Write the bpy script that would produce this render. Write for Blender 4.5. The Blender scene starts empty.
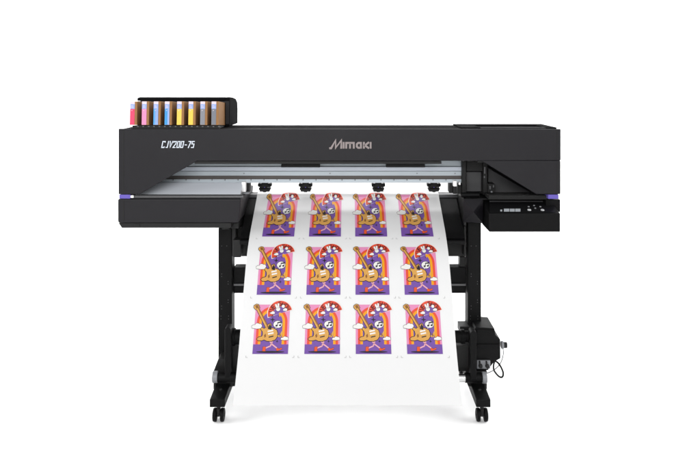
import bpy, bmesh, math, random
from mathutils import Vector, Matrix
random.seed(7)
S = bpy.context.scene
COL = S.collection
PI = math.pi

# ------------------------------------------------------------------ camera
H = 1.507            # camera height above the floor (m)
F = 710.4            # focal length in photo pixels (photo is 700 px wide)
CX, HY = 350.0, 80.0 # vanishing point of the depth direction in the photo
cd = bpy.data.cameras.new('camera')
cam = bpy.data.objects.new('camera', cd); COL.objects.link(cam)
cam.location = (0, 0, H); cam.rotation_euler = (PI/2, 0, 0)
cd.sensor_width = 36.0; cd.lens = 36.0*F/700.0
cd.shift_y = -(233.5-HY)/700.0
cd.clip_start = 0.05; cd.clip_end = 100
S.camera = cam

# ------------------------------------------------------------------ world, lamps, exposure
wd = bpy.data.worlds.new('World'); S.world = wd; wd.use_nodes = True
bg = wd.node_tree.nodes['Background']
bg.inputs[0].default_value = (1.0, 1.0, 1.0, 1); bg.inputs[1].default_value = 0.10

def area(name, loc, target, sx, sy, power):
    l = bpy.data.lights.new(name, 'AREA'); l.shape = 'RECTANGLE'; l.size = sx; l.size_y = sy
    l.energy = power; l.color = (1.0, 1.0, 1.0)
    o = bpy.data.objects.new(name, l); COL.objects.link(o); o.location = loc
    o.rotation_euler = (Vector(target)-Vector(loc)).to_track_quat('-Z', 'Y').to_euler()
    return o
area('top_softbox', (0, 3.0, 4.6), (0, 3.0, 0), 8.0, 5.0, 80)
area('left_fill_softbox', (-3.4, 2.6, 1.7), (0, 2.95, 0.0), 2.6, 1.8, 108)  # added low fill lamp, lightens the floor shadow below the sheet
area('right_fill_softbox', (3.4, 2.6, 1.7), (0, 2.95, 0.0), 2.6, 1.8, 108)  # matching added fill lamp from the other side
area('front_softbox', (-0.4, -1.2, 2.7), (0, 3.2, 0.75), 3.6, 2.2, 215)
area('backdrop_lamp', (0, 5.2, 4.4), (0, 7.6, 1.0), 8.0, 1.0, 420)
S.view_settings.view_transform = 'Standard'; S.view_settings.look = 'None'
S.view_settings.exposure = 0.0; S.view_settings.gamma = 1.0
S.view_settings.use_curve_mapping = False

# ------------------------------------------------------------------ helpers
def W(px, py, Y):
    """photo pixel + distance -> world point"""
    return Vector(((px-CX)/F*Y, Y, H-(py-HY)/F*Y))

def lin(r, g, b):
    f = lambda c: (c/255/12.92) if c/255 <= 0.04045 else ((c/255+0.055)/1.055)**2.4
    return (f(r), f(g), f(b))

def mat(name, col, rough=0.5, metal=0.0, grain=0.0, gscale=900.0, var=0.0, vscale=6.0, spec=0.5, stretch=None):
    m = bpy.data.materials.new(name); m.use_nodes = True
    nt = m.node_tree; b = nt.nodes['Principled BSDF']
    b.inputs['Base Color'].default_value = (*col, 1); b.inputs['Roughness'].default_value = rough
    b.inputs['Metallic'].default_value = metal; b.inputs['Specular IOR Level'].default_value = spec
    tc = nt.nodes.new('ShaderNodeTexCoord'); src = tc.outputs['Object']
    if stretch:
        mp = nt.nodes.new('ShaderNodeMapping'); mp.inputs['Scale'].default_value = stretch
        nt.links.new(src, mp.inputs[0]); src = mp.outputs[0]
    if grain:
        n = nt.nodes.new('ShaderNodeTexNoise'); n.inputs['Scale'].default_value = gscale; n.inputs['Detail'].default_value = 2
        bp = nt.nodes.new('ShaderNodeBump'); bp.inputs['Strength'].default_value = grain; bp.inputs['Distance'].default_value = 0.0005
        nt.links.new(src, n.inputs['Vector']); nt.links.new(n.outputs['Fac'], bp.inputs['Height'])
        nt.links.new(bp.outputs[0], b.inputs['Normal'])
    if var:
        n = nt.nodes.new('ShaderNodeTexNoise'); n.inputs['Scale'].default_value = vscale; n.inputs['Detail'].default_value = 5
        r = nt.nodes.new('ShaderNodeMapRange'); r.inputs['To Min'].default_value = max(0.02, rough-var); r.inputs['To Max'].default_value = min(1, rough+var)
        nt.links.new(src, n.inputs['Vector']); nt.links.new(n.outputs['Fac'], r.inputs[0]); nt.links.new(r.outputs[0], b.inputs['Roughness'])
        mx = nt.nodes.new('ShaderNodeMix'); mx.data_type = 'RGBA'; mx.blend_type = 'MULTIPLY'
        r2 = nt.nodes.new('ShaderNodeMapRange'); r2.inputs['To Min'].default_value = 1-var*0.7; r2.inputs['To Max'].default_value = 1+var*0.7
        nt.links.new(n.outputs['Fac'], r2.inputs[0]); mx.inputs['Factor'].default_value = 1
        mx.inputs[6].default_value = (*col, 1); nt.links.new(r2.outputs[0], mx.inputs[7]); nt.links.new(mx.outputs[2], b.inputs['Base Color'])
    return m

M = dict(
    cover=mat('cover_plastic', (0.0058, 0.0053, 0.0071), 0.52, grain=0.3, var=0.1, spec=0.24),
    dark=mat('dark_plastic', (0.0024, 0.0024, 0.0026), 0.55, grain=0.2, var=0.06, spec=0.1),
    black=mat('black_plastic', (0.005, 0.005, 0.005), 0.55, grain=0.1, spec=0.25),
    steel=mat('black_powder_coat', (0.0024, 0.0024, 0.0026), 0.55, grain=0.3, gscale=1400, var=0.08, spec=0.11),
    top=mat('matt_top_plastic', (0.006, 0.006, 0.0065), 0.9, grain=0.2, spec=0.02),
    sill=mat('sill_metal', (0.05, 0.05, 0.052), 0.32, 0.5),
    plate=mat('pale_plate', (0.58, 0.61, 0.66), 0.35, 0.15, var=0.06, stretch=(0.6, 20, 20)),
    bay=mat('bay_plastic', (0.032, 0.032, 0.034), 0.5),
    screw=mat('screw_steel', (0.03, 0.03, 0.03), 0.4),
    lid=mat('lid_grey', (0.03, 0.03, 0.032), 0.8, spec=0.03),
    button=mat('button_plastic', (0.4, 0.41, 0.42), 0.45),
    gloss=mat('gloss_black', (0.004, 0.004, 0.0045), 0.5, spec=0.15),
    alu=mat('brushed_aluminium', (0.36, 0.40, 0.43), 0.45, 0.35, grain=0.15, var=0.08, stretch=(0.6, 30, 30)),
    alu2=mat('pale_aluminium', (0.44, 0.475, 0.53), 0.45, 0.3, var=0.08, stretch=(0.6, 20, 20)),
    chrome=mat('chrome', (0.62, 0.62, 0.62), 0.2, 1.0),
    grey=mat('grey_plastic', (0.16, 0.165, 0.175), 0.45),
    midgrey=mat('mid_grey_plastic', (0.06, 0.06, 0.063), 0.45),
    white=mat('white_plastic', (0.8, 0.8, 0.8), 0.4),
    purple=mat('purple_plastic', lin(88, 77, 152), 0.5, spec=0.2),
    brand=mat('warm_silver_lettering', lin(122, 113, 112), 0.5, spec=0.3),
    model=mat('white_lettering', lin(185, 192, 202), 0.5),
    sheet=mat('white_vinyl', (0.53, 0.53, 0.53), 0.55, spec=0.3),
    mark=mat('crop_mark_ink', (0.2, 0.2, 0.2), 0.6),
    strip=mat('encoder_strip', (0.05, 0.042, 0.038), 0.4),
    card=mat('brown_card', tuple(v*0.5 for v in lin(176, 126, 74)), 0.85, grain=0.4, gscale=500, var=0.1, vscale=40),
    floor=mat('white_sweep', (0.92, 0.92, 0.92), 0.9, spec=0.1),
    lcd=mat('display_glass', (0.22, 0.235, 0.25), 0.3),
)
# the display is lit
_b = M['lcd'].node_tree.nodes['Principled BSDF']; _b.inputs['Emission Color'].default_value = (0.75, 0.8, 0.85, 1); _b.inputs['Emission Strength'].default_value = 0.15
for k, c in dict(a_pink=(240, 150, 195), a_purple=(122, 82, 172), a_red=(240, 82, 52), a_orange=(250, 170, 10), a_tan=(228, 170, 82),
                 a_brown=(150, 96, 40), a_black=(26, 18, 30), a_white=(250, 248, 244), a_rose=(246, 180, 190), a_shoe=(238, 90, 40), a_maroon=(105, 24, 26)).items():
    M[k] = mat('ink_'+k[2:], tuple(v*0.56 for v in lin(*c)), 0.5, spec=0.3)

def obj(name, bm, m, parent=None, bevel=0.0, seg=2, smooth=False):
    me = bpy.data.meshes.new(name)
    bmesh.ops.recalc_face_normals(bm, faces=bm.faces)
    bm.to_mesh(me); bm.free()
    for x in (m if isinstance(m, (list, tuple)) else [m]): me.materials.append(x)
    o = bpy.data.objects.new(name, me); COL.objects.link(o)
    if parent is not None:
        o.parent = parent
        o.matrix_parent_inverse = Matrix.Translation(-world_loc(parent))
    if smooth:
        for p in me.polygons: p.use_smooth = True
        me.set_sharp_from_angle(angle=math.radians(38))
    if bevel:
        b = o.modifiers.new('bevel', 'BEVEL'); b.width = bevel; b.segments = seg; b.limit_method = 'ANGLE'; b.angle_limit = math.radians(35)
        b.harden_normals = False
    return o

LOC = {}
def world_loc(o):
    return LOC.get(o.name, Vector((0, 0, 0)))

def prism(bm, pts, Y0, Y1, mi=0):
    """polygon of photo pixels at distance Y0, extruded straight back (constant x, z) to Y1"""
    a = [bm.verts.new(W(x, y, Y0)) for x, y in pts]
    b = [bm.verts.new((v.co.x, Y1, v.co.z)) for v in a]
    n = len(a); fs = [bm.faces.new(a), bm.faces.new(b[::-1])]
    for i in range(n): fs.append(bm.faces.new((a[i], b[i], b[(i+1) % n], a[(i+1) % n])))
    for f in fs: f.material_index = mi
    return bm
def rect(bm, x0, y0, x1, y1, Y0, Y1, mi=0):
    return prism(bm, [(x0, y0), (x1, y0), (x1, y1), (x0, y1)], Y0, Y1, mi)
def xprism(bm, prof, X0, X1, mi=0):
    """profile [(Y, z)] extruded along x"""
    a = [bm.verts.new((X0, y, z)) for y, z in prof]; b = [bm.verts.new((X1, y, z)) for y, z in prof]
    n = len(a); fs = [bm.faces.new(a), bm.faces.new(b[::-1])]
    for i in range(n): fs.append(bm.faces.new((a[i], b[i], b[(i+1) % n], a[(i+1) % n])))
    for f in fs: f.material_index = mi
    return bm
def cyl(bm, p, q, r, r2=None, n=28, mi=0):
    p, q = Vector(p), Vector(q); d = (q-p); r2 = r if r2 is None else r2
    u = d.orthogonal().normalized(); v = d.normalized().cross(u)
    A = [bm.verts.new(p+r*(math.cos(2*PI*i/n)*u+math.sin(2*PI*i/n)*v)) for i in range(n)]
    B = [bm.verts.new(q+r2*(math.cos(2*PI*i/n)*u+math.sin(2*PI*i/n)*v)) for i in range(n)]
    fs = [bm.faces.new(A), bm.faces.new(B[::-1])]
    for i in range(n): fs.append(bm.faces.new((A[i], B[i], B[(i+1) % n], A[(i+1) % n])))
    for f in fs: f.material_index = mi
    return bm
def lathe_x(bm, x0, c, prof, n=32, mi=0):
    """profile [(dx, r)] around the x axis through c"""
    rings = []
    for dx, r in prof:
        rings.append([bm.verts.new((x0+dx, c[1]+r*math.cos(2*PI*i/n), c[2]+r*math.sin(2*PI*i/n))) for i in range(n)])
    for a, b in zip(rings, rings[1:]):
        for i in range(n): bm.faces.new((a[i], b[i], b[(i+1) % n], a[(i+1) % n])).material_index = mi
    bm.faces.new(rings[0]).material_index = mi; bm.faces.new(rings[-1][::-1]).material_index = mi
def catmull(pts, n=8):
    P = [Vector(p) for p in pts]; P = [2*P[0]-P[1]]+P+[2*P[-1]-P[-2]]; out = []
    for i in range(1, len(P)-2):
        for k in range(n):
            t = k/n; a, b, c, d = P[i-1], P[i], P[i+1], P[i+2]
            out.append(0.5*((2*b)+(c-a)*t+(2*a-5*b+4*c-d)*t*t+(3*b-a-3*c+d)*t**3))
    out.append(P[-2]); return out
def tube(bm, pts, r, n=8, mi=0):
    rings = []; up = None
    for i, p in enumerate(pts):
        d = (pts[min(i+1, len(pts)-1)]-pts[max(i-1, 0)]).normalized()
        u = d.orthogonal().normalized() if up is None else (up-d*up.dot(d)).normalized()
        up = u; v = d.cross(u)
        rings.append([bm.verts.new(p+r*(math.cos(2*PI*k/n)*u+math.sin(2*PI*k/n)*v)) for k in range(n)])
    for a, b in zip(rings, rings[1:]):
        for k in range(n): bm.faces.new((a[k], b[k], b[(k+1) % n], a[(k+1) % n])).material_index = mi
    bm.faces.new(rings[0]); bm.faces.new(rings[-1][::-1])
def stroke(pts, w):
    """thick polyline -> outline polygon (mitred)"""
    P = [Vector((x, y)) for x, y in pts]; L, R = [], []
    for i, p in enumerate(P):
        d0 = (P[i]-P[i-1]).normalized() if i else (P[1]-P[0]).normalized()
        d1 = (P[i+1]-P[i]).normalized() if i < len(P)-1 else d0
        n0, n1 = Vector((-d0.y, d0.x)), Vector((-d1.y, d1.x)); m = n0+n1
        m = n1.copy() if m.length < 0.3 else m.normalized()
        k = (w/2)/max(0.5, m.dot(n1)); L.append(p+m*k); R.append(p-m*k)
    return L, R
def stroke_px(bm, pts, w, Y, th, mi=0):
    L, R = stroke(pts, w)
    for i in range(len(L)-1):
        prism(bm, [tuple(L[i]), tuple(L[i+1]), tuple(R[i+1]), tuple(R[i])], Y, Y+th, mi)

def thing(name, loc, label, cat, group=None):
    o = bpy.data.objects.new(name, None); COL.objects.link(o); o.location = loc
    o.empty_display_size = 0.1; LOC[o.name] = Vector(loc)
    o['label'] = label; o['category'] = cat
    if group: o['group'] = group
    return o

# ------------------------------------------------------------------ setting: one white studio sweep
bm = bmesh.new()
prof = [(-3.0, 0.0), (5.6, 0.0)]+[(5.6+1.6*math.sin(a), 1.6-1.6*math.cos(a)) for a in [PI/2*i/16 for i in range(1, 17)]]+[(7.2, 5.2)]
A = [bm.verts.new((-14, y, z)) for y, z in prof]; B = [bm.verts.new((14, y, z)) for y, z in prof]
for i in range(len(prof)-1): bm.faces.new((A[i], B[i], B[i+1], A[i+1]))
o = obj('floor', bm, M['floor'], smooth=True); o['kind'] = 'structure'

# ------------------------------------------------------------------ the printer
PR = thing('wide_format_printer', (0, 3.4, 0), 'wide black roll printer on a black caster stand with white lettering', 'printer')
YF = 3.2             # distance of the printer's front faces

# --- front cover: long hood with the left flap of the window in the same moulding
bm = bmesh.new()
prism(bm, [(118.4, 128.8), (560.8, 129.2), (560.8, 160.3), (441, 160.9), (197, 161), (139.5, 194.3), (118.4, 194.3)], YF, YF+0.0125)
cover = obj('front_cover', bm, M['cover'], PR, bevel=0.003, seg=3)
bm = bmesh.new()
zt = W(0, 129, YF).z; xl = W(119, 0, YF).x; xr = W(560.2, 0, YF).x
zb = W(0, 160.6, YF).z
xprism(bm, [(YF+0.013, zt-0.0015), (YF+0.30, zt-0.0015), (YF+0.32, zt-0.02), (YF+0.32, zb+0.005), (YF+0.013, zb+0.005)], xl+0.003, xr-0.003)
obj('top_housing', bm, M['top'], PR, bevel=0.004)
# lip under the hood
bm = bmesh.new(); rect(bm, 194.5, 161.3, 441.5, 163.9, YF+0.006, YF+0.034)
obj('hood_lip', bm, M['black'], cover)
# raised lid on the right of the top, with a hand recess
bm = bmesh.new()
xa, xb = W(453, 0, YF+.29).x, W(543.5, 0, YF+.30).x
def slab(x0, x1, y0, y1, z0, z1, mi=0):
    xprism(bm, [(y0, z0), (y1, z0), (y1, z1), (y0, z1)], x0, x1, mi)
zl = zt+0.0045
slab(xa, xr-0.004, YF+0.21, YF+0.30, zt-0.001, zl)
slab(xa, xa+0.09, YF+0.037, YF+0.2095, zt-0.001, zl)
slab(xb-0.06, xr-0.004, YF+0.037, YF+0.2095, zt-0.001, zl)
slab(xa+0.0905, xb-0.0605, YF+0.037, YF+0.085, zt-0.001, zl-0.001, 1)  # lighter grey strip paints the highlight along the slot edge
obj('access_lid', bm, [M['top'], M['lid']], PR, bevel=0.0015)

for x in (123.0, 556.8):  # black strips stand in for the shading of the hood's rounded ends
    bm = bmesh.new(); rect(bm, x, 130.2, x+0.7, 193.8 if x < 200 else 159.8, YF-0.0006, YF+0.004); obj('edge_shade', bm, M['black'], cover)
bm = bmesh.new(); rect(bm, 556.8, 162.0, 557.5, 193.8, YF-0.0006, YF+0.004); edge_shade_side = bm  # same corner shading as a black strip, for the side cover
bm = bmesh.new(); rect(bm, 478, 159.8, 560.0, 162.6, YF+0.0135, YF+0.03)
obj('edge_shade', bm, M['black'], cover)  # black filler added behind the hood joint to close a bright slit
# --- lettering on the hood
bm = bmesh.new(); T = lambda pts: [(320+x/11.667, 130+y/11.667) for x, y in pts]
Yl = YF-0.0015
for pts, w in [([(108, 213), (130, 213), (182, 122), (182, 208), (248, 122), (248, 218)], 2.0), ([(276, 140), (276, 217)], 1.9),
               ([(306, 217), (306, 151), (394, 151), (394, 217)], 1.9), ([(350, 155), (350, 217)], 1.9),
               ([(477, 217), (477, 151), (446, 151), (430, 166), (430, 194), (446, 208), (468, 208)], 1.9),
               ([(512, 140), (512, 217)], 1.9), ([(572, 142), (524, 180), (572, 215)], 1.9), ([(591, 140), (591, 217)], 1.7)]:
    stroke_px(bm, T(pts), w, Yl, 0.0015)
obj('lettering', bm, M['brand'], cover)['label'] = 'warm silver maker lettering'
bm = bmesh.new(); T = lambda pts, ox: [(161.2+(x+0.22*(7-y))*0.93+ox, 141+y) for x, y in pts]
G = {'C': [[(2.9, 1.6), (2.9, 0.5), (0.4, 0.5), (0.4, 6.5), (2.9, 6.5), (2.9, 5.4)]], 'J': [[(2.8, 0), (2.8, 6.4), (0.9, 6.4)]],
     'V': [[(0.3, 0), (1.4, 6.6), (3.2, 0)]], '2': [[(0.3, 1.8), (0.3, 0.5), (2.8, 0.5), (2.8, 2.8), (0.4, 6.5), (3.1, 6.5)]],
     '0': [[(0.4, 0.5), (2.8, 0.5), (2.8, 6.5), (0.4, 6.5), (0.4, 0.1)]], '-': [[(0.3, 3.9), (2.7, 3.9)]],
     '7': [[(0.2, 0.5), (2.9, 0.5), (1.2, 7)]], '5': [[(3, 0.5), (0.5, 0.5), (0.5, 3), (2.8, 3), (2.8, 6.5), (0.2, 6.5)]]}
for ch, ox in zip('CJV200-75', [0, 3.4, 7.4, 11.2, 15.0, 18.7, 22.5, 25.8, 29.4]):
    for s in G[ch]: stroke_px(bm, T(s, ox), 0.85, Yl, 0.0015)
obj('lettering', bm, M['model'], cover)['label'] = 'white italic model number lettering'

# --- left end: side box behind the flap, lower housing, purple strip, dark skirt
bm = bmesh.new()
x0, x1 = W(119, 0, YF).x, W(138, 0, YF).x
xprism(bm, [(YF+0.013, zb+0.0045), (YF+0.32, zb+0.0045), (YF+0.40, W(0, 195, YF).z), (YF+0.013, W(0, 195, YF).z)], x0+0.003, x1)
obj('side_wall', bm, M['dark'], PR, bevel=0.003)
bm = bmesh.new()
prism(bm, [(118.2, 199.0), (241, 199.0), (238.4, 222.8), (118.2, 222.8), (117.8, 221), (117.8, 200)], YF, YF+0.42)
lower = obj('lower_housing', bm, M['cover'], PR, bevel=0.006, seg=3)
bm = bmesh.new(); rect(bm, 119.2, 194.7, 130.2, 198.6, YF+0.001, YF+0.30)
obj('accent_strip', bm, M['purple'], lower, bevel=0.001)
bm = bmesh.new(); rect(bm, 130.5, 195.6, 133.4, 197.8, YF-0.001, YF+0.1)
obj('strip_end', bm, M['white'], lower)
bm = bmesh.new(); prism(bm, [(118.6, 223.1), (231, 223.1), (231, 227.9), (121.8, 227.9)], YF+0.004, YF+0.40)
rect(bm, 134, 224.2, 139.5, 226.6, YF+0.001, YF+0.02); rect(bm, 231.3, 222.9, 238.5, 228.6, YF+0.06, YF+0.3); rect(bm, 222, 224, 229, 229.5, YF+0.03, YF+0.1)
obj('underside_skirt', bm, M['black'], lower, bevel=0.001)
bm = bmesh.new(); rect(bm, 123.0, 199.8, 123.9, 222.3, YF-0.0006, YF+0.004); obj('edge_shade', bm, M['black'], lower)  # corner shading of the lower left end, as a black strip
# rounded front sill under the window
bm = bmesh.new(); a = W(133.5, 196.6, YF+0.012); b = W(243, 196.6, YF+0.012)
cyl(bm, a, b, 0.0092, n=24)
obj('front_sill', bm, M['sill'], lower, smooth=True)

# --- rail beam inside the window: stacked aluminium bands
bm = bmesh.new(); YB = 3.36
bands = [(160.2, 166.6, 0.010, 0), (166.9, 170.9, 0.0, 1), (171.2, 175.7, 0.003, 0), (179.3, 182.9, 0.0, 0)]
for y0, y1, d, mi in bands: rect(bm, 141, y0, 462, y1, YB+d, YB+0.10, mi)
rect(bm, 141, 175.5, 462, 179.5, YB+0.006, YB+0.10, 2)
rail = obj('rail_beam', bm, [M['alu'], M['alu2'], M['strip']], PR, bevel=0.0012)
for xa_ in (281.2, 386.2):
    bm = bmesh.new(); rect(bm, xa_, 164.2, xa_+38.8, 167.4, YB-0.012, YB+0.0095)
    obj('grip', bm, M['black'], rail, bevel=0.001)
# screws on the rail; ticks and rivets of the encoder strip are one perforated strip
for x in (244, 330, 417, 455):
    bm = bmesh.new(); c = W(x, 173.4, YB+0.003); cyl(bm, c, c-Vector((0, 0.002, 0)), 0.003, n=12); obj('screw', bm, M['grey'], rail)
for x in range(176, 452, 13):
    bm = bmesh.new(); rect(bm, x-3.4, 179.2, x-2.6, 180.6, YB-0.0015, YB+0.004); obj('index_tab', bm, M['midgrey'], rail)
# sloped pale guide plate at the left, its block, and the matching blocks at the right
bm = bmesh.new()
p0, p1 = W(0, 182.8, 3.34), W(0, 194.4, 3.27)
xprism(bm, [(p0.y, p0.z), (p0.y+0.02, p0.z), (p1.y+0.02, p1.z), (p1.y, p1.z)], W(140, 0, 3.3).x, W(241.2, 0, 3.3).x)
obj('guide_plate', bm, M['plate'], PR, bevel=0.001)
bm = bmesh.new(); rect(bm, 241.5, 182, 245.6, 192, 3.33, 3.37, 0); rect(bm, 246, 183, 249.6, 193.2, 3.36, 3.42, 1); rect(bm, 242, 192.3, 249, 194.3, 3.34, 3.40, 2)
obj('edge_guide', bm, [M['white'], M['black'], M['grey']], PR, bevel=0.002)
bm = bmesh.new(); rect(bm, 449.3, 182.4, 452.6, 193.0, 3.36, 3.42, 1); rect(bm, 457.7, 183, 463.8, 194, 3.36, 3.42, 1)
rect(bm, 453.4, 181, 456.8, 186.5, 3.33, 3.37, 0); rect(bm, 453.2, 186.8, 457.0, 194, 3.34, 3.40, 1); rect(bm, 458.8, 182.3, 460.6, 185, 3.335, 3.358, 0)
obj('edge_guide', bm, [M['white'], M['black'], M['grey']], PR, bevel=0.002)

# --- right end: side cover, inner bay, lower body
bm = bmesh.new()
prism(bm, [(481.5, 160.7), (560.6, 160.6), (560.6, 194.2), (536.3, 194.2)], YF, YF+0.0125)
side = obj('side_cover', bm, M['cover'], PR, bevel=0.003, seg=2)
obj('edge_shade', edge_shade_side, M['black'], side)
bm = bmesh.new()
x0, x1 = W(545, 0, YF).x, W(560, 0, YF).x
xprism(bm, [(YF+0.013, zb+0.0045), (YF+0.32, zb+0.0045), (YF+0.40, W(0, 195, YF).z), (YF+0.013, W(0, 195, YF).z)], x0, x1-0.003)
obj('side_wall', bm, M['dark'], PR, bevel=0.003)
bm = bmesh.new()
rect(bm, 462.5, 161.2, 542.5, 200, 3.47, 3.55, 0)                # back of the bay
rect(bm, 462.3, 161.2, 466.2, 193.8, 3.33, 3.469, 0)           # left cheek
rect(bm, 466.4, 161.2, 483.0, 171.3, 3.35, 3.469, 0)           # upper black block
rect(bm, 466.5, 171.7, 482.8, 191.6, 3.385, 3.469, 1)          # grey panel
rect(bm, 483.3, 161.2, 487.4, 195, 3.33, 3.469, 0)             # black column
prism(bm, [(488, 168), (530, 192), (530, 195), (488, 195)], 3.40, 3.469, 2)
obj('maintenance_bay', bm, [M['black'], M['bay'], M['bay']], PR, bevel=0.002)
bm = bmesh.new()
rect(bm, 487.8, 184.2, 495.2, 194, 3.32, 3.39, 0); rect(bm, 489.4, 186.0, 491.0, 189.5, 3.316, 3.3195, 1); rect(bm, 493, 185.2, 494.2, 187.6, 3.316, 3.3195, 1)
rect(bm, 490.8, 191.2, 492.6, 193.0, 3.316, 3.3195, 2); rect(bm, 484.2, 167, 485.6, 173.8, 3.322, 3.3295, 1); rect(bm, 483.8, 176, 485.2, 178, 3.322, 3.3295, 1)
obj('wiper_unit', bm, [M['black'], M['midgrey'], M['grey']], PR, bevel=0.001)
bm = bmesh.new(); a = W(460.8, 194.9, 3.28); b = W(479, 194.9, 3.28); cyl(bm, a, b, 0.0115, n=24)
c = W(470, 198, 3.30); cyl(bm, W(479.2, 193.0, 3.30), W(487, 193.0, 3.30), 0.003, n=12)
obj('roller_end', bm, M['dark'], PR, smooth=True)
bm = bmesh.new(); rect(bm, 463.4, 198.4, 552.6, 222.6, 3.31, 3.62, 0)
body = obj('lower_housing', bm, M['black'], PR, bevel=0.003)
# faceted corner panel right of the paper
bm = bmesh.new()
v = [bm.verts.new(W(x, y, d)) for x, y, d in [(463.2, 199, 3.255), (483, 199, 3.255), (483, 223.2, 3.27), (463.2, 222, 3.30), (473.5, 212, 3.215), (463.2, 199, 3.309), (483, 199, 3.309), (483, 223.2, 3.309), (463.2, 222, 3.309)]]
for f in ((0, 1, 4), (1, 2, 4), (2, 3, 4), (3, 0, 4), (0, 5, 6, 1), (1, 6, 7, 2), (2, 7, 8, 3), (3, 8, 5, 0)): bm.faces.new([v[i] for i in f])
obj('corner_panel', bm, M['cover'], body)
bm = bmesh.new(); rect(bm, 548.2, 194.7, 558.6, 198.9, YF+0.001, YF+0.30)
obj('accent_strip', bm, M['purple'], side, bevel=0.001)
bm = bmesh.new(); rect(bm, 489, 195.4, 548, 199.4, YF+0.03, YF+0.12)
obj('sill_bar', bm, M['black'], side)

# --- control panel: box with a slanted recessed top
YC = 3.14
bm = bmesh.new()
zf, zbk, zbot = W(0, 213.4, YC).z, W(0, 199.9, 3.30).z, W(0, 232, YC).z
X0, X1 = W(489, 0, YC).x, W(560.3, 0, YC).x
zbb = zbot+0.0
xprism(bm, [(YC, zf), (YC, zbot), (3.31, zbot), (3.31, zbk)], X0, X1)
panel = obj('control_panel', bm, M['dark'], PR, bevel=0.004, seg=3)
bm = bmesh.new(); rect(bm, 546, 199.6, 560.3, 212, 3.225, 3.306); obj('panel_ear', bm, M['dark'], panel, bevel=0.002)
def ontop(px, py):
    """point of the slanted top seen at a photo pixel"""
    n = Vector((0, zf-zbk, 3.30-YC)).normalized(); p0 = Vector((0, YC, zf)); c = Vector((0, 0, H)); d = W(px, py, 1.0)-c
    return c+d*((p0-c).dot(n)/d.dot(n)), n
def pad(bm, x0, y0, x1, y1, h0, h1, mi=0):
    q = [ontop(*c) for c in ((x0, y0), (x1, y0), (x1, y1), (x0, y1))]
    a = [bm.verts.new(p+n*h0) for p, n in q]; b = [bm.verts.new(p+n*h1) for p, n in q]
    for f in [a, b[::-1]]+[(a[i], b[i], b[(i+1) % 4], a[(i+1) % 4]) for i in range(4)]: bm.faces.new(f).material_index = mi
bm = bmesh.new(); pad(bm, 489.5, 202.6, 555.5, 212.6, 0.0005, 0.0018); obj('panel_face', bm, M['gloss'], panel)
bm = bmesh.new(); pad(bm, 489.5, 200.6, 552, 202.0, 0.0, 0.003); obj('panel_ledge_highlight', bm, M['midgrey'], panel, bevel=0.001)  # ledge in lighter grey, its highlight put into the colour
bm = bmesh.new()
for x0, x1 in ((503.9, 509.2), (509.8, 514.6), (515.2, 520.4)): pad(bm, x0, 209.3, x1, 212.0, 0.002, 0.003)
pad(bm, 500.3, 210.2, 502.2, 211.8, 0.002, 0.003)
obj('display', bm, M['lcd'], panel)
for x, y, r in ((528.6, 207.2, .0045), (534.0, 206.0, .0042), (540.3, 207.2, .0045), (535.2, 208.7, .0042), (529.2, 210.4, .0085), (542.4, 210.5, .0085)):
    p, n = ontop(x, y); bm = bmesh.new(); cyl(bm, p+n*0.0018, p+n*0.0045, r, r*0.85, n=20); obj('button', bm, M['button'] if r > .005 else M['grey'], panel, smooth=True)

# --- paper path: curve of the sheet as (distance, height); crest first
crest = [(193.5, 3.50), (197, 3.485), (203, 3.442), (212, 3.381), (222, 3.315), (236, 3.231), (257, 3.14), (290, 3.05), (340, 2.937), (372, 2.857), (405.3, 2.768)]
pr = [(Y, W(0, y, Y).z) for y, Y in crest]
zc = pr[0][1]
back = [(3.72, zc-0.30), (3.71, zc-0.16), (3.66, zc-0.045), (3.59, zc-0.004)]
path = catmull([Vector((0, y, z)) for y, z in back+pr], 16)
i0 = min(range(len(path)), key=lambda i: abs(path[i].y-3.50)+abs(path[i].z-zc))
def resample(P, step):
    out = [P[0]]; acc = 0
    for a, b in zip(P, P[1:]):
        L = (b-a).length; s = step-acc
        while s <= L: out.append(a+(b-a)*(s/L)); s += step
        acc = L-(s-step)
    return out
fwd = resample(path[i0:], 0.008)+[path[-1]]; rear = resample(path[:i0+1][::-1], 0.008)[1:]
LINE = rear[::-1]+fwd; T0 = len(rear)
TT = [0.0]
for a, b in zip(LINE, LINE[1:]): TT.append(TT[-1]+(b-a).length)
t_off = TT[T0]; TT = [t-t_off for t in TT]
NRM = []
for i in range(len(LINE)):
    d = (LINE[min(i+1, len(LINE)-1)]-LINE[max(i-1, 0)]).normalized(); NRM.append(Vector((0, d.z, -d.y)))   # outward (towards viewer / up)
    if NRM[-1].z < 0 and NRM[-1].y > 0: NRM[-1] = -NRM[-1]
def on_sheet(x, t, h):
    i = 0
    t = max(TT[0], min(TT[-1], t))
    while i < len(TT)-2 and TT[i+1] < t: i += 1
    k = (t-TT[i])/(TT[i+1]-TT[i]); p = LINE[i].lerp(LINE[i+1], k); n = NRM[i].lerp(NRM[i+1], k).normalized()
    return Vector((x, p.y, p.z))+n*h
def t_at(py):
    for i in range(T0, len(LINE)-1):
        f = lambda q: HY+(H-q.z)/q.y*F
        a, b = f(LINE[i]), f(LINE[i+1])
        if a <= py <= b: return TT[i]+(TT[i+1]-TT[i])*(py-a)/(b-a)
    return TT[-1]

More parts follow.
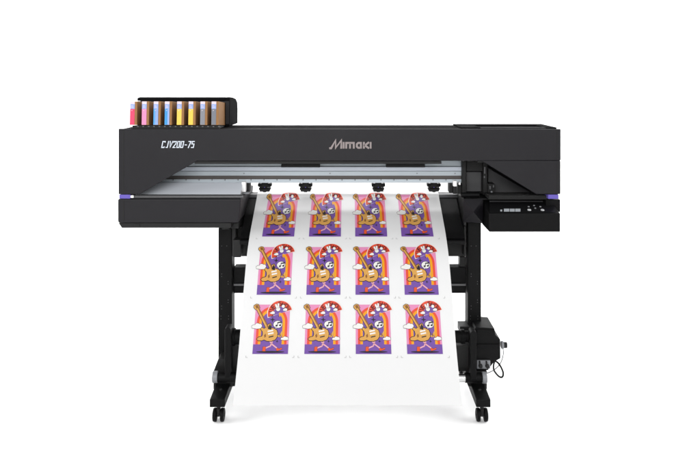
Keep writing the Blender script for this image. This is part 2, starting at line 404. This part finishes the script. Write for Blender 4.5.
# apron (curved front paper guide) and platen follow the same curve a little below it
def strip_mesh(bm, i1, i2, xL, xR, off, th, mi=0):
    prof = [(LINE[i]+NRM[i]*off) for i in range(i1, i2)]; low = [(LINE[i]+NRM[i]*(off-th)) for i in range(i1, i2)]
    xprism(bm, [(p.y, p.z) for p in prof+low[::-1]], xL, xR, mi)
XL, XR = -0.499, 0.522
ib = next(i for i in range(T0, len(TT)) if TT[i] > t_at(238.5))
bm = bmesh.new(); strip_mesh(bm, T0-3, ib, XL, XR, -0.006, 0.02)
obj('apron', bm, M['dark'], PR, smooth=True)
bm = bmesh.new(); q = LINE[ib]+NRM[ib]*-0.014; cyl(bm, (XL, q.y, q.z-0.006), (XR, q.y, q.z-0.006), 0.011, n=20)
obj('apron_edge', bm, M['dark'], PR, smooth=True)
bm = bmesh.new(); strip_mesh(bm, T0-26, T0-3, XL-0.01, XR+0.01, -0.004, 0.03); strip_mesh(bm, T0-3, T0+4, XL-0.01, XR+0.01, -0.003, 0.002, 1)
obj('platen', bm, [M['dark'], M['midgrey']], PR)
# body below the apron, cross beam
bm = bmesh.new(); rect(bm, 232, 226.5, 466, 256.5, 3.36, 3.58); rect(bm, 232, 228.2, 236, 256.5, 3.30, 3.3595); rect(bm, 464, 226.5, 466, 256.5, 3.30, 3.3595); rect(bm, 463.8, 220.5, 466.4, 225.8, 3.305, 3.5); rect(bm, 235, 206, 465, 226, 3.53, 3.60); rect(bm, 233, 240, 241, 257.5, 3.24, 3.2995); rect(bm, 459.8, 257, 465.5, 267, 3.364, 3.42)
obj('frame_beam', bm, M['black'], PR, bevel=0.003)
bm = bmesh.new(); rect(bm, 233.5, 267.6, 466, 284.2, 3.36, 3.43); rect(bm, 233.5, 285.6, 466, 293.3, 3.36, 3.43)
beam = obj('cross_beam', bm, M['steel'], PR, bevel=0.003)
bm = bmesh.new(); rect(bm, 233.5, 284.0, 466, 285.8, 3.352, 3.42); obj('beam_highlight', bm, M['midgrey'], beam)  # lighter strip paints the highlight along the beam

# --- pinch rollers hanging under the rail
def pinch(bm, cx):
    h = [(3.2, 181.2), (3.2, 184.0), (4.6, 184.0), (4.8, 183.3), (6.4, 183.3), (7.0, 184.6), (6.8, 186.6), (5.2, 187.0), (5.2, 188.0), (5.9, 188.2), (5.9, 189.8), (5.2, 190.0), (5.0, 191.6), (1.8, 191.6), (1.4, 192.2)]
    P = h+[(-x, y) for x, y in h[::-1]]
    prism(bm, [(cx+x, y) for x, y in P], 3.465, 3.50, 0)
    rect(bm, cx-6.0, 183.9, cx-3.2, 185.6, 3.455, 3.4645, 1); rect(bm, cx+3.2, 183.9, cx+6.0, 185.6, 3.455, 3.4645, 1)
    rect(bm, cx-4.2, 188.2, cx+4.2, 189.2, 3.458, 3.4645, 1); rect(bm, cx+2.6, 187.0, cx+4.6, 188.0, 3.46, 3.4645, 2)
for cx in (264.6, 305.5, 378.4, 434.0):
    bm = bmesh.new(); pinch(bm, cx)
    o = obj('pinch_roller', bm, [M['black'], M['dark'], M['midgrey']], PR, bevel=0.001)
    bm = bmesh.new(); rect(bm, cx-.4, 187.0, cx+.4, 187.8, 3.461, 3.4645); obj('dot', bm, M['purple'], o)

# --- ink unit on top at the left
IU = PR
YI = 3.37
bm = bmesh.new()
def pz(y, Y): return W(0, y, Y).z
xa, xb = W(137.2, 0, YI).x, W(229.6, 0, YI).x
zt0 = pz(97.3, YI); zbase = zt+0.0003
# right and left end plates: top slopes down to the back
for x0, x1 in ((xb-0.022, xb),):
    xprism(bm, [(YI, zbase), (YI, zt0-0.003), (YI+0.03, zt0), (YI+0.10, zt0-0.003), (YI+0.19, zt0-0.012), (YI+0.235, zt0-0.03), (YI+0.245, zt0-0.06), (YI+0.245, zbase)], x0, x1, 0)
xprism(bm, [(YI, zt0-0.017), (YI, zt0-0.003), (YI+0.03, zt0), (YI+0.10, zt0-0.003), (YI+0.19, zt0-0.012), (YI+0.19, zt0-0.022)], xa, xb-0.0225, 0)
xprism(bm, [(YI+0.191, zbase), (YI+0.191, zt0-0.013), (YI+0.235, zt0-0.03), (YI+0.244, zt0-0.06), (YI+0.244, zbase)], xa-0.042, xb-0.0225, 1)
ink = obj('ink_unit', bm, [M['top'], M['black']], PR, bevel=0.003)
zs = pz(125.0, YF)                                                 # cartons stand on this line at the front edge
tilt = math.radians(3.9)
bm = bmesh.new()
xprism(bm, [(YF+0.012, zbase), (YF+0.012, zs-0.0028), (YF+0.25, zs-0.0020-math.tan(tilt)*0.25), (YI+0.19, zs-0.0020-math.tan(tilt)*0.25), (YI+0.19, zbase)], W(131.5, 0, YF).x, xb-0.0225, 0)
obj('ink_tray', bm, M['black'], ink, bevel=0.001)
bm = bmesh.new()
for k in range(16):
    x = 137+k*5.4; rect(bm, x, 126.0, x+1.6, 127.0, YF+0.0095, YF+0.0118)
obj('tray_latches', bm, M['midgrey'], ink)
bm = bmesh.new(); rect(bm, 137.5, 101.3, 229, 102.6, YI-0.002, YI+0.01); rect(bm, 225.6, 102.8, 229.0, 124, YI-0.0025, YI)
obj('front_frame', bm, M['lid'], ink)

# --- stand legs, feet, casters
def leg(x0, x1, ytop):
    bm = bmesh.new(); rect(bm, x0, ytop, x1, 384, 3.33, 3.415)
    lg = obj('stand_leg', bm, M['steel'], PR, bevel=0.004)
    for y, dx in ((246, .25), (246, .62), (274, .25), (276.5, .25), (281.5, .72), (284, .72), (300, .72), (302.5, .72), (306, .25), (309, .25), (316, .2), (316, .75), (319, .2), (319, .75)):
        bm = bmesh.new(); c = W(x0+(x1-x0)*dx, y, 3.33); cyl(bm, c+Vector((0, 0.0002, 0)), c-Vector((0, 0.0008, 0)), 0.0018, n=10)
        obj('screw', bm, M['screw'], lg)
    return lg
LG = leg(218.2, 232.0, 228); RG = leg(467.8, 481.2, 222)
def foot(xa, xb, parent):
    bm = bmesh.new()
    x0, x1 = W(xa, 0, 3.1).x, W(xb, 0, 3.1).x; z1, z0 = W(0, 399.4, 3.1).z, W(0, 407.4, 3.1).z
    xprism(bm, [(3.1, z0), (3.1, z1), (3.30, z1+0.012), (3.45, z1+0.012), (3.66, z1), (3.66, z0)], x0, x1)
    f = obj('foot', bm, M['steel'], parent, bevel=0.003)
    c = Vector(((x0+x1)/2, 3.19, z1+0.0055)); bm = bmesh.new(); cyl(bm, c-Vector((0, 0, .001)), c+Vector((0, 0, 0.0022)), 0.0065, n=16)
    obj('foot_bolt', bm, M['chrome'], parent, smooth=True)
    return x0, x1, z0
def caster(x, y, ztop):
    bm = bmesh.new(); cyl(bm, (x, y, ztop-0.018), (x, y, ztop-0.0005), 0.0085, n=18); cyl(bm, (x, y, ztop-0.0045), (x, y, ztop-0.0006), 0.013, n=18)
    xprism(bm, [(y-0.012, ztop-0.018), (y+0.014, ztop-0.018), (y+0.018, 0.022), (y+0.006, 0.018), (y-0.012, 0.032)], x-0.0065, x+0.0065)
    cyl(bm, (x-0.012, y+0.004, 0.0288), (x+0.012, y+0.004, 0.0288), 0.005, n=14)
    c = obj('caster', bm, M['black'], PR, bevel=0.001)
    for s in (-1, 1):
        bm = bmesh.new(); w = 0.0175
        xi = x+s*0.008
        P = [(0, .021), (0.001, .0271), (0.004, .0288), (w-.006, .0288), (w-.0015, .0266), (w, .020), (w-.002, .015), (w-.002, .006), (w, .004)]
        lathe_x(bm, xi, (0, y+0.004, 0.0288), [(s*dx, r) for dx, r in P]); obj('wheel', bm, M['dark'], c, smooth=True)
for xa, xb, par in ((209.6, 224.8, LG), (476.2, 490.6, RG)):
    x0, x1, z0 = foot(xa, xb, par)
    caster((x0+x1)/2, 3.135, z0); caster((x0+x1)/2, 3.62, z0)

# --- take-up gear at the foot of the left leg
def xc(px0, px1, py, Y, rpx, mat_, name, parent, prof=None, n=32):
    bm = bmesh.new(); a, b = W(px0, py, Y), W(px1, py, Y); r = rpx/F*Y
    if prof: lathe_x(bm, a.x, a, [(dx*(b.x-a.x), k*r) for dx, k in prof], n)
    else: lathe_x(bm, a.x, a, [(0, r*.9), (0.0015, r), (b.x-a.x-0.0015, r), (b.x-a.x, r*.9)], n)
    return obj(name, bm, mat_, parent, smooth=True)
bm = bmesh.new(); prism(bm, [(218.2, 359), (213.4, 371.5), (213.4, 389.5), (236.5, 386), (236.5, 359)], 3.24, 3.3295)
lb = obj('leg_bracket', bm, M['black'], PR, bevel=0.002)
bm = bmesh.new(); prism(bm, [(224.6, 329.5), (226, 328), (229.4, 328), (230.6, 329.5), (230.6, 380), (224.6, 380)], 3.18, 3.239)
la = obj('take_up_arm', bm, M['steel'], PR, bevel=0.003)
bm = bmesh.new(); rect(bm, 231, 346, 243, 371.5, 3.235, 3.32); obj('arm_web', bm, M['black'], la, bevel=0.002)
xc(231.0, 252, 336.8, 3.25, 8.6, M['dark'], 'roll_flange', la, [(0, .8), (.02, 1), (.2, 1), (.22, .86), (.5, .86), (.52, .7), (1, .7)])
xc(212.8, 218.0, 376.8, 3.20, 5.7, M['grey'], 'pivot_cap', la)
xc(218.1, 249, 377.4, 3.20, 4.7, M['steel'], 'pivot_shaft', la, [(0, 1), (.42, 1), (.43, 1.12), (.6, 1.12), (.61, .95), (1, .95)])
c = W(210.9, 376.8, 3.20)
# --- take-up motor at the right leg
bm = bmesh.new()
prism(bm, [(474.8, 329.6), (476, 327.2), (494.6, 328.6), (495.7, 335.2), (500.4, 339.6), (500.6, 358.6), (494.2, 362.0), (488.2, 370.4), (474.8, 370.4)], 3.24, 3.40)
mo = obj('take_up_motor', bm, M['steel'], PR, bevel=0.004, seg=3)
bm = bmesh.new(); prism(bm, [(477, 333.2), (495.0, 333.2), (494.4, 330.4), (477, 329.2)], 3.234, 3.2395); rect(bm, 477, 344.4, 499.8, 348.6, 3.234, 3.2395); obj('cover_rib', bm, M['dark'], mo, bevel=0.0015)
bm = bmesh.new(); rect(bm, 460, 326.6, 474.4, 334, 3.30, 3.38); obj('motor_mount', bm, M['black'], mo, bevel=0.002)
bm = bmesh.new(); rect(bm, 477.0, 360.8, 490.4, 368.8, 3.228, 3.239); br = obj('switch_plate', bm, M['grey'], mo, bevel=0.001)
for x, y in ((480.4, 365.6), (487.2, 365.8)):
    bm = bmesh.new(); c = W(x, y, 3.228); cyl(bm, c, c-Vector((0, .012, 0)), 0.0095, 0.008, n=18); rect(bm, x-1.0, y-3.9, x+.2, y-.2, 3.214, 3.2275)
    obj('knob', bm, M['black'], br, bevel=0.0008)
xc(501.0, 503.4, 344.8, 3.30, 3.9, M['grey'], 'dial_collar', mo); xc(503.5, 506.9, 345.0, 3.30, 2.9, M['black'], 'dial', mo)
bm = bmesh.new()
tube(bm, catmull([W(x, y, d) for x, y, d in [(503.0, 348, 3.30), (503.3, 354, 3.29), (501.5, 361, 3.27), (498, 366.5, 3.25), (493, 370.5, 3.235), (488.5, 372.6, 3.235), (486, 373.2, 3.25)]], 8), 0.0022, mi=0)
obj('cable', bm, M['midgrey'], mo, smooth=True)
bm = bmesh.new()
tube(bm, catmull([W(x, y, d) for x, y, d in [(494.5, 360.5, 3.30), (498.0, 362.8, 3.26), (501.2, 367.5, 3.24), (503.2, 373.0, 3.235), (502.4, 376.8, 3.235), (499.6, 376.8, 3.235), (496.2, 373.6, 3.235), (493.8, 369.5, 3.24), (493.6, 365.2, 3.27), (494.6, 361.6, 3.30)]], 8), 0.0042)
obj('cable', bm, M['black'], mo, smooth=True)
bm = bmesh.new(); prism(bm, [(470.6, 333.0), (472, 331.5), (475.6, 331.5), (476.6, 333.0), (476.6, 380), (470.6, 380)], 3.175, 3.233)
ra = obj('take_up_arm', bm, M['steel'], PR, bevel=0.003)
bm = bmesh.new(); rect(bm, 448, 345.6, 470.4, 371.4, 3.24, 3.32); obj('arm_web', bm, M['black'], ra, bevel=0.002)
xc(446, 470.3, 336.4, 3.25, 6.4, M['dark'], 'roll_flange', ra, [(0, .7), (.36, .7), (.37, .95), (.6, .95), (.62, 1.1), (.75, 1.1), (.77, .85), (1, .85)])
xc(446, 465.2, 378.0, 3.20, 4.0, M['chrome'], 'pivot_shaft', ra)
xc(464.6, 481.8, 377.6, 3.205, 4.8, M['steel'], 'pivot_sleeve', ra)
xc(482.0, 486.6, 377.6, 3.20, 5.6, M['grey'], 'pivot_cap', ra)
bm = bmesh.new(); prism(bm, [(465.5, 371), (487.0, 371), (487.0, 389.5), (468, 386)], 3.24, 3.3295)
rb = obj('leg_bracket', bm, M['black'], PR, bevel=0.002)
# take-up shaft joining both sides, behind the hanging sheet
bm = bmesh.new(); cyl(bm, W(249, 377, 3.20), W(446, 377, 3.20), 0.016, n=24); cyl(bm, W(252, 336.6, 3.25), W(446, 336.6, 3.25), 0.025, n=24)
obj('take_up_shaft', bm, M['steel'], PR, smooth=True)

# ------------------------------------------------------------------ ink cartons: eight, standing in the unit
IC = [((242, 72, 112), 'brown ink carton with hot pink label at the left end of the row'),
      ((244, 150, 196), 'brown ink carton with pale pink label beside the hot pink one'),
      ((150, 178, 232), 'brown ink carton with light blue label beside the pale pink one'),
      ((66, 160, 226), 'brown ink carton with bright blue label beside the first yellow one'),
      ((255, 214, 92), 'brown ink carton with yellow label standing next to the bright blue one'),
      ((255, 212, 84), 'brown ink carton with yellow label standing next to a grey one'),
      ((140, 142, 150), 'brown ink carton with grey label standing next to a yellow one'),
      ((124, 128, 138), 'brown ink carton with grey label at the right end, its brown side in view')]
LX = [129.6, 141.5, 153.2, 164.4, 176.6, 188.2, 200.0, 211.2]
cw = 7.1/F*YF; lw = 4.9/F*YF; ch = 23.6/F*YF; dep = 0.23
mw, mb_ = mat('carton_white', tuple(v*0.56 for v in lin(246, 228, 238)), 0.6), mat('carton_lavender', tuple(v*0.68 for v in lin(150, 172, 226)), 0.6)
def local_box(bm, x0, x1, y0, y1, z0, z1, mi=0):
    v = [bm.verts.new((x, y, z)) for z in (z0, z1) for x, y in ((x0, y0), (x1, y0), (x1, y1), (x0, y1))]
    for f in ((0, 3, 2, 1), (4, 5, 6, 7), (0, 1, 5, 4), (1, 2, 6, 5), (2, 3, 7, 6), (3, 0, 4, 7)): bm.faces.new([v[i] for i in f]).material_index = mi
bm = bmesh.new(); local_box(bm, 0, cw, 0, dep, 0, ch); c0 = obj('ink_carton', bm, M['card'], None, bevel=0.0008)
for k, ((rgb, lab), px) in enumerate(zip(IC, LX)):
    o = c0 if k == 0 else c0.copy()
    if k: COL.objects.link(o)
    p = W(px, 125.0, YF); o.location = p+Vector((0, 0.001, 0.0)); o.rotation_euler = (-tilt, 0, 0)
    o['label'] = lab; o['category'] = 'ink carton'; o['group'] = 'ink cartons standing in the ink unit'
    mc = mat('carton_ink_%d' % k, tuple(v*0.6 for v in lin(*rgb)), 0.55, spec=0.3, var=0.08, vscale=80)
    mats = [mw, mb_, mc]
    bm = bmesh.new(); e = 0.0006
    local_box(bm, e, lw-e, -0.0012, -0.0002, 0.0008, ch*0.68, 2)
    local_box(bm, e, lw-e, -0.0012, -0.0002, ch*0.68, ch*0.885, 1)
    local_box(bm, e, lw-e, -0.0012, -0.0002, ch*0.885, ch-0.0005, 0)
    if k in (2, 3): 
        local_box(bm, lw*.42 if k == 2 else lw*.62, lw-e, -0.0018, -0.0013, 0.001, ch*0.70, 1) if k == 3 else local_box(bm, e, lw*.34, -0.0018, -0.0013, 0.001, ch*0.68, 3)
        mats.append(mat('carton_cyan', tuple(v*0.62 for v in lin(70, 165, 230)), 0.55))
    lb_ = obj('carton_label', bm, mats); lb_.parent = o
    bm = bmesh.new(); local_box(bm, lw*.2, lw*.75, -0.0020, -0.0014, ch*0.74, ch*0.765, 0); local_box(bm, lw*.2, lw*.6, -0.0020, -0.0014, ch*0.80, ch*0.82, 0)
    local_box(bm, lw*.3, lw*.5, -0.0020, -0.0014, ch*0.60, ch*0.625, 0)
    t_ = obj('label_print', bm, mw); t_.parent = lb_

# ------------------------------------------------------------------ the printed sheet
SW = 0.893; SXC = -0.010
xL, xR = SXC-SW/2, SXC+SW/2
sheet_me = bmesh.new()
NX = 2
vf = [[sheet_me.verts.new((x, p.y, p.z)) for x in (xL, xR)] for p in LINE]
vb = [[sheet_me.verts.new((x, (p-n*0.0004).y, (p-n*0.0004).z)) for x in (xL, xR)] for p, n in zip(LINE, NRM)]
for i in range(len(LINE)-1):
    sheet_me.faces.new((vf[i][0], vf[i][1], vf[i+1][1], vf[i+1][0])); sheet_me.faces.new((vb[i][0], vb[i+1][0], vb[i+1][1], vb[i][1]))
    sheet_me.faces.new((vf[i][0], vf[i+1][0], vb[i+1][0], vb[i][0])); sheet_me.faces.new((vf[i][1], vb[i][1], vb[i+1][1], vf[i+1][1]))
sheet_me.faces.new((vf[0][0], vb[0][0], vb[0][1], vf[0][1])); sheet_me.faces.new((vf[-1][0], vf[-1][1], vb[-1][1], vb[-1][0]))
# rows: where their bottom edges lie along the sheet
PWD = 0.1455; PHT = PWD*1.366
tb = [t_at(236.6), t_at(294.8), t_at(354.0)]
th = [tb[0]-t_at(194.6), tb[1]-t_at(247.1), tb[2]-t_at(304.6)]
print('row bottoms', tb, 'tops seen', t_at(247.1), t_at(304.6), 'height', PHT, th, 'crest->', t_at(193.6), 'end', TT[-1])
COLX = [(252.3-350)/F, (304.3-350)/F, (355.8-350)/F, (407.3-350)/F]
Yrow3 = on_sheet(0, tb[2], 0).y
COLX = [c*Yrow3 for c in COLX]
# crop marks belong to the sheet
def mark(x, t, sx, st):
    for (dx0, dx1, dt0, dt1) in ((0, sx*0.008, 0, st*0.0014), (0, sx*0.0014, st*0.0016, st*0.008)):
        q = [on_sheet(x+a, t+b, 0.0005) for a, b in ((dx0, dt0), (dx1, dt0), (dx1, dt1), (dx0, dt1))]
        sheet_me.faces.new([sheet_me.verts.new(p) for p in q]).material_index = 1
for x in COLX:
    for t in tb:
        for sx, xx in ((1, x-0.026), (-1, x+PWD+0.026)):
            mark(xx, t+0.015, sx, -1)
sheet = obj('printed_sheet', sheet_me, [M['sheet'], M['mark']], None, smooth=True)
sheet['label'] = 'white vinyl sheet with twelve colourful posters hanging out of the printer'; sheet['category'] = 'printed sheet'

# poster art in units of the poster width, origin at its lower left corner, y up
def U(pts): return [((x-98)/254, (411-y)/254) for x, y in pts]
def ell(cx, cy, rx, ry, n=28, a0=0, a1=2*PI):
    return [(cx+rx*math.cos(a0+(a1-a0)*i/n), cy+ry*math.sin(a0+(a1-a0)*i/n)) for i in range(n if abs(a1-a0-2*PI) < 1e-6 else n+1)]
def arch(r, y0):
    return [(0.504-r, y0)]+[(0.504+r*math.cos(PI-PI*i/32), 0.87+r*math.sin(PI-PI*i/32)) for i in range(33)]+[(0.504+r, y0)]
def seg(a, b, w): 
    L, R = stroke([a, b], w); return [tuple(p) for p in L+R[::-1]]
ART = []
def add(layer, m, pts): ART.append((layer, m, pts))
def out(layer, m, pts, grow=0.012):       # shape with a dark ink outline under it
    c = Vector((sum(p[0] for p in pts)/len(pts), sum(p[1] for p in pts)/len(pts)))
    ring = []
    for i, p in enumerate(pts):
        a, b = Vector(pts[i-1]), Vector(pts[(i+1) % len(pts)]); d = (b-a)
        n = Vector((d.y, -d.x)); n = n.normalized() if n.length > 1e-9 else Vector((0, 0))
        ring.append(tuple(Vector(p)+n*grow))
    area_ = sum(pts[i-1][0]*pts[i][1]-pts[i][0]*pts[i-1][1] for i in range(len(pts)))
    if area_ < 0: 
        ring = [tuple(2*Vector(p)-Vector(q)) for p, q in zip(pts, ring)]
    add(layer-1, 'a_black', ring); add(layer, m, pts)
add(0, 'a_pink', [(0, 0), (1, 0), (1, 1.366), (0, 1.366)])
add(1, 'a_red', arch(.441, .262)); add(2, 'a_orange', arch(.372, .262)); add(3, 'a_purple', arch(.300, .262)); add(3, 'a_purple', [(0, 0), (1, 0), (1, .2615), (0, .2615)])
add(4, 'a_black', ell(.5, .055, .40, .028))
# clouds
def cloud(cx, cy, w, h):
    P = []
    for a, b, r in ((-.5, -.5, 0), ): pass
    top = [(-.5, -.35), (-.52, .0), (-.36, .2), (-.22, .18), (-.1, .48), (.1, .5), (.2, .36), (.34, .4), (.46, .2), (.5, -.1), (.48, -.4), (0, -.5)]
    return [(cx+x*w, cy+y*h) for x, y in top]
out(5, 'a_white', cloud(.075, .765, .29, .155), .010); out(5, 'a_white', cloud(.885, .425, .21, .10), .010)
# fan at the upper right: red band with dark lettering strokes, lilac inside
fc = (.715, 1.12); a0, a1 = math.radians(16), math.radians(199); tl = 0.06
def sector(r0, r1, b0, b1, n=24): return [(fc[0]+r1*math.cos(b0+(b1-b0)*i/n), fc[1]+r1*math.sin(b0+(b1-b0)*i/n)) for i in range(n+1)]+[(fc[0]+r0*math.cos(b1-(b1-b0)*i/n), fc[1]+r0*math.sin(b1-(b1-b0)*i/n)) for i in range(n+1)]
add(4, 'a_white', sector(.02, .372, a0-.04, a1+.04)); add(5, 'a_red', sector(.19, .355, a0, a1)); add(5, 'a_purple', sector(.025, .188, a0, a1))
GL = {'L': [[(0, 1), (0, 0), (.6, 0)]], 'I': [[(.3, 0), (.3, 1)]], 'V': [[(0, 1), (.33, 0), (.66, 1)]], 'E': [[(.6, 1), (.05, 1), (.05, 0), (.6, 0)], [(.05, .5), (.5, .5)]],
      'S': [[(.6, .95), (.05, .95), (.05, .5), (.6, .5), (.6, .05), (0, .05)]], 'H': [[(.05, 0), (.05, 1)], [(.6, 0), (.6, 1)], [(.05, .5), (.6, .5)]],
      'O': [[(.05, .05), (.6, .05), (.6, .95), (.05, .95), (.05, 0)]], 'W': [[(0, 1), (.17, 0), (.34, .8), (.51, 0), (.68, 1)]]}
for ch, deg in zip('LIVESHOW', (189, 171, 154, 136, 92, 71, 50, 30)):
    b = math.radians(deg); rad = Vector((math.cos(b), math.sin(b))); tan = Vector((rad.y, -rad.x)); c = Vector(fc)+rad*.21
    for st in GL[ch]:
        add(6, 'a_maroon', [tuple(p) for p in (lambda L, R: L+R[::-1])(*stroke([tuple(c+tan*((x-.32)*.125)+rad*(y*.115)) for x, y in st], .026))])
out(7, 'a_white', ell(.655, 1.235, .06, .058, 16), .010); out(7, 'a_white', seg((.63, 1.26), (.575, 1.375), .05), .008); out(7, 'a_white', seg((.66, 1.26), (.655, 1.40), .05), .008)
out(7, 'a_white', cloud(.50, 1.135, .13, .08), .008); out(7, 'a_white', cloud(.86, 1.225, .12, .08), .008); out(7, 'a_white', ell(.80, 1.315, .045, .045, 14), .008)
add(6, 'a_orange', seg((.70, 1.13), (.715, 1.03), .035))
# stars
def star(cx, cy, r): return [(cx+(r if i % 2 == 0 else r*.3)*math.cos(PI/4*i+PI/2), cy+(r if i % 2 == 0 else r*.3)*math.sin(PI/4*i+PI/2)) for i in range(8)]
add(4, 'a_black', star(.512, .94, .085)); add(4, 'a_black', star(.675, .345, .05)); add(4, 'a_black', star(.69, 1.035, .03))
# speech bubble with a beamed note
out(6, 'a_white', ell(.67, .81, .125, .098, 24), .012); add(6, 'a_white', [(.60, .75), (.66, .73), (.615, .69)])
add(7, 'a_black', ell(.635, .775, .032, .025, 12)); add(7, 'a_black', ell(.735, .785, .032, .025, 12))
add(7, 'a_black', seg((.660, .775), (.665, .865), .018)); add(7, 'a_black', seg((.760, .785), (.765, .880), .018)); add(7, 'a_black', seg((.658, .855), (.772, .872), .035))
# electric guitar leaning on a small folding stand
out(9, 'a_tan', U([(184, 232), (196, 222), (120, 98), (128, 88), (116, 64), (102, 62), (86, 72), (84, 84), (98, 100), (108, 102)]), .015)
out(9, 'a_tan', U([(150, 226), (170, 236), (186, 226), (200, 206), (214, 198), (222, 210), (216, 228), (240, 234), (262, 246), (270, 268), (268, 292), (254, 312), (228, 322), (198, 322), (176, 312), (158, 318), (134, 318), (122, 308), (134, 296), (158, 290), (164, 274), (160, 254), (146, 240)]), .018)
add(11, 'a_brown', U([(112, 84), (118, 80), (206, 226), (198, 232)])); add(11, 'a_brown', U([(94, 72), (112, 66), (120, 84), (104, 96)]))
add(11, 'a_black', U([(196, 236), (212, 200), (224, 232), (222, 244)]))
add(11, 'a_white', U([(196, 250), (236, 242), (238, 252), (198, 260)])); add(11, 'a_white', U([(200, 268), (240, 260), (242, 270), (202, 278)]))
add(11, 'a_black', U([(206, 292), (240, 284), (242, 291), (208, 299)])); add(11, 'a_brown', U([(172, 282), (184, 270), (188, 290), (178, 300)]))
add(8, 'a_tan', seg(U([(262, 284)])[0], U([(292, 290)])[0], .045)); add(8, 'a_tan', seg(U([(288, 294)])[0], U([(304, 256)])[0], .05)); add(8, 'a_brown', seg(U([(282, 268)])[0], U([(292, 284)])[0], .03))
add(6, 'a_rose', seg(U([(216, 322)])[0], U([(240, 350)])[0], .035)); add(6, 'a_rose', seg(U([(240, 348)])[0], U([(278, 376)])[0], .035))
add(6, 'a_rose', seg(U([(236, 324)])[0], U([(222, 358)])[0], .035)); add(6, 'a_rose', seg(U([(224, 356)])[0], U([(186, 372)])[0], .035))
out(7, 'a_shoe', U([(170, 362), (190, 360), (190, 392), (168, 392)]), .008); out(7, 'a_shoe', U([(264, 378), (276, 368), (284, 376), (308, 368), (306, 380), (272, 390)]), .008)
AM = ['a_pink', 'a_purple', 'a_red', 'a_orange', 'a_tan', 'a_brown', 'a_black', 'a_white', 'a_rose', 'a_shoe', 'a_maroon']
def poster_bm(t_bottom, hgt):
    k_ = hgt/1.366
    bm = bmesh.new(); lay = bm.verts.layers.int.new('lv')
    for lv, m, pts in ART:
        vs = [bm.verts.new((x*PWD, t_bottom-y*k_, 0)) for x, y in pts]
        for v in vs: v[lay] = lv
        bm.faces.new(vs).material_index = AM.index(m)
    bm.normal_update()
    bmesh.ops.triangulate(bm, faces=bm.faces[:])
    for t in TT:
        if t_bottom-1.6*k_ < t < t_bottom+0.02:
            bmesh.ops.bisect_plane(bm, geom=bm.verts[:]+bm.edges[:]+bm.faces[:], plane_co=(0, t, 0), plane_no=(0, 1, 0), dist=1e-7)
    # islands keep one level: spread it over the new vertices
    lv = {}
    todo = set(bm.verts)
    while todo:
        s = [todo.pop()]; isl = [s[0]]
        while s:
            v = s.pop()
            for e in v.link_edges:
                w = e.other_vert(v)
                if w in todo: todo.discard(w); s.append(w); isl.append(w)
        k = max(v[lay] for v in isl)
        for v in isl: lv[v] = k
    for v in bm.verts: v.co = on_sheet(v.co.x, v.co.y, 0.0005+0.00013*lv[v])
    return bm
for r, t in enumerate(tb):
    bm = poster_bm(t, th[r])
    me = bpy.data.meshes.new('poster_print')
    bm.to_mesh(me); bm.free()
    for a in AM: me.materials.append(M[a])
    for x in COLX:
        o = bpy.data.objects.new('poster_print', me); COL.objects.link(o); o.parent = sheet; o.location = (x, 0, 0)
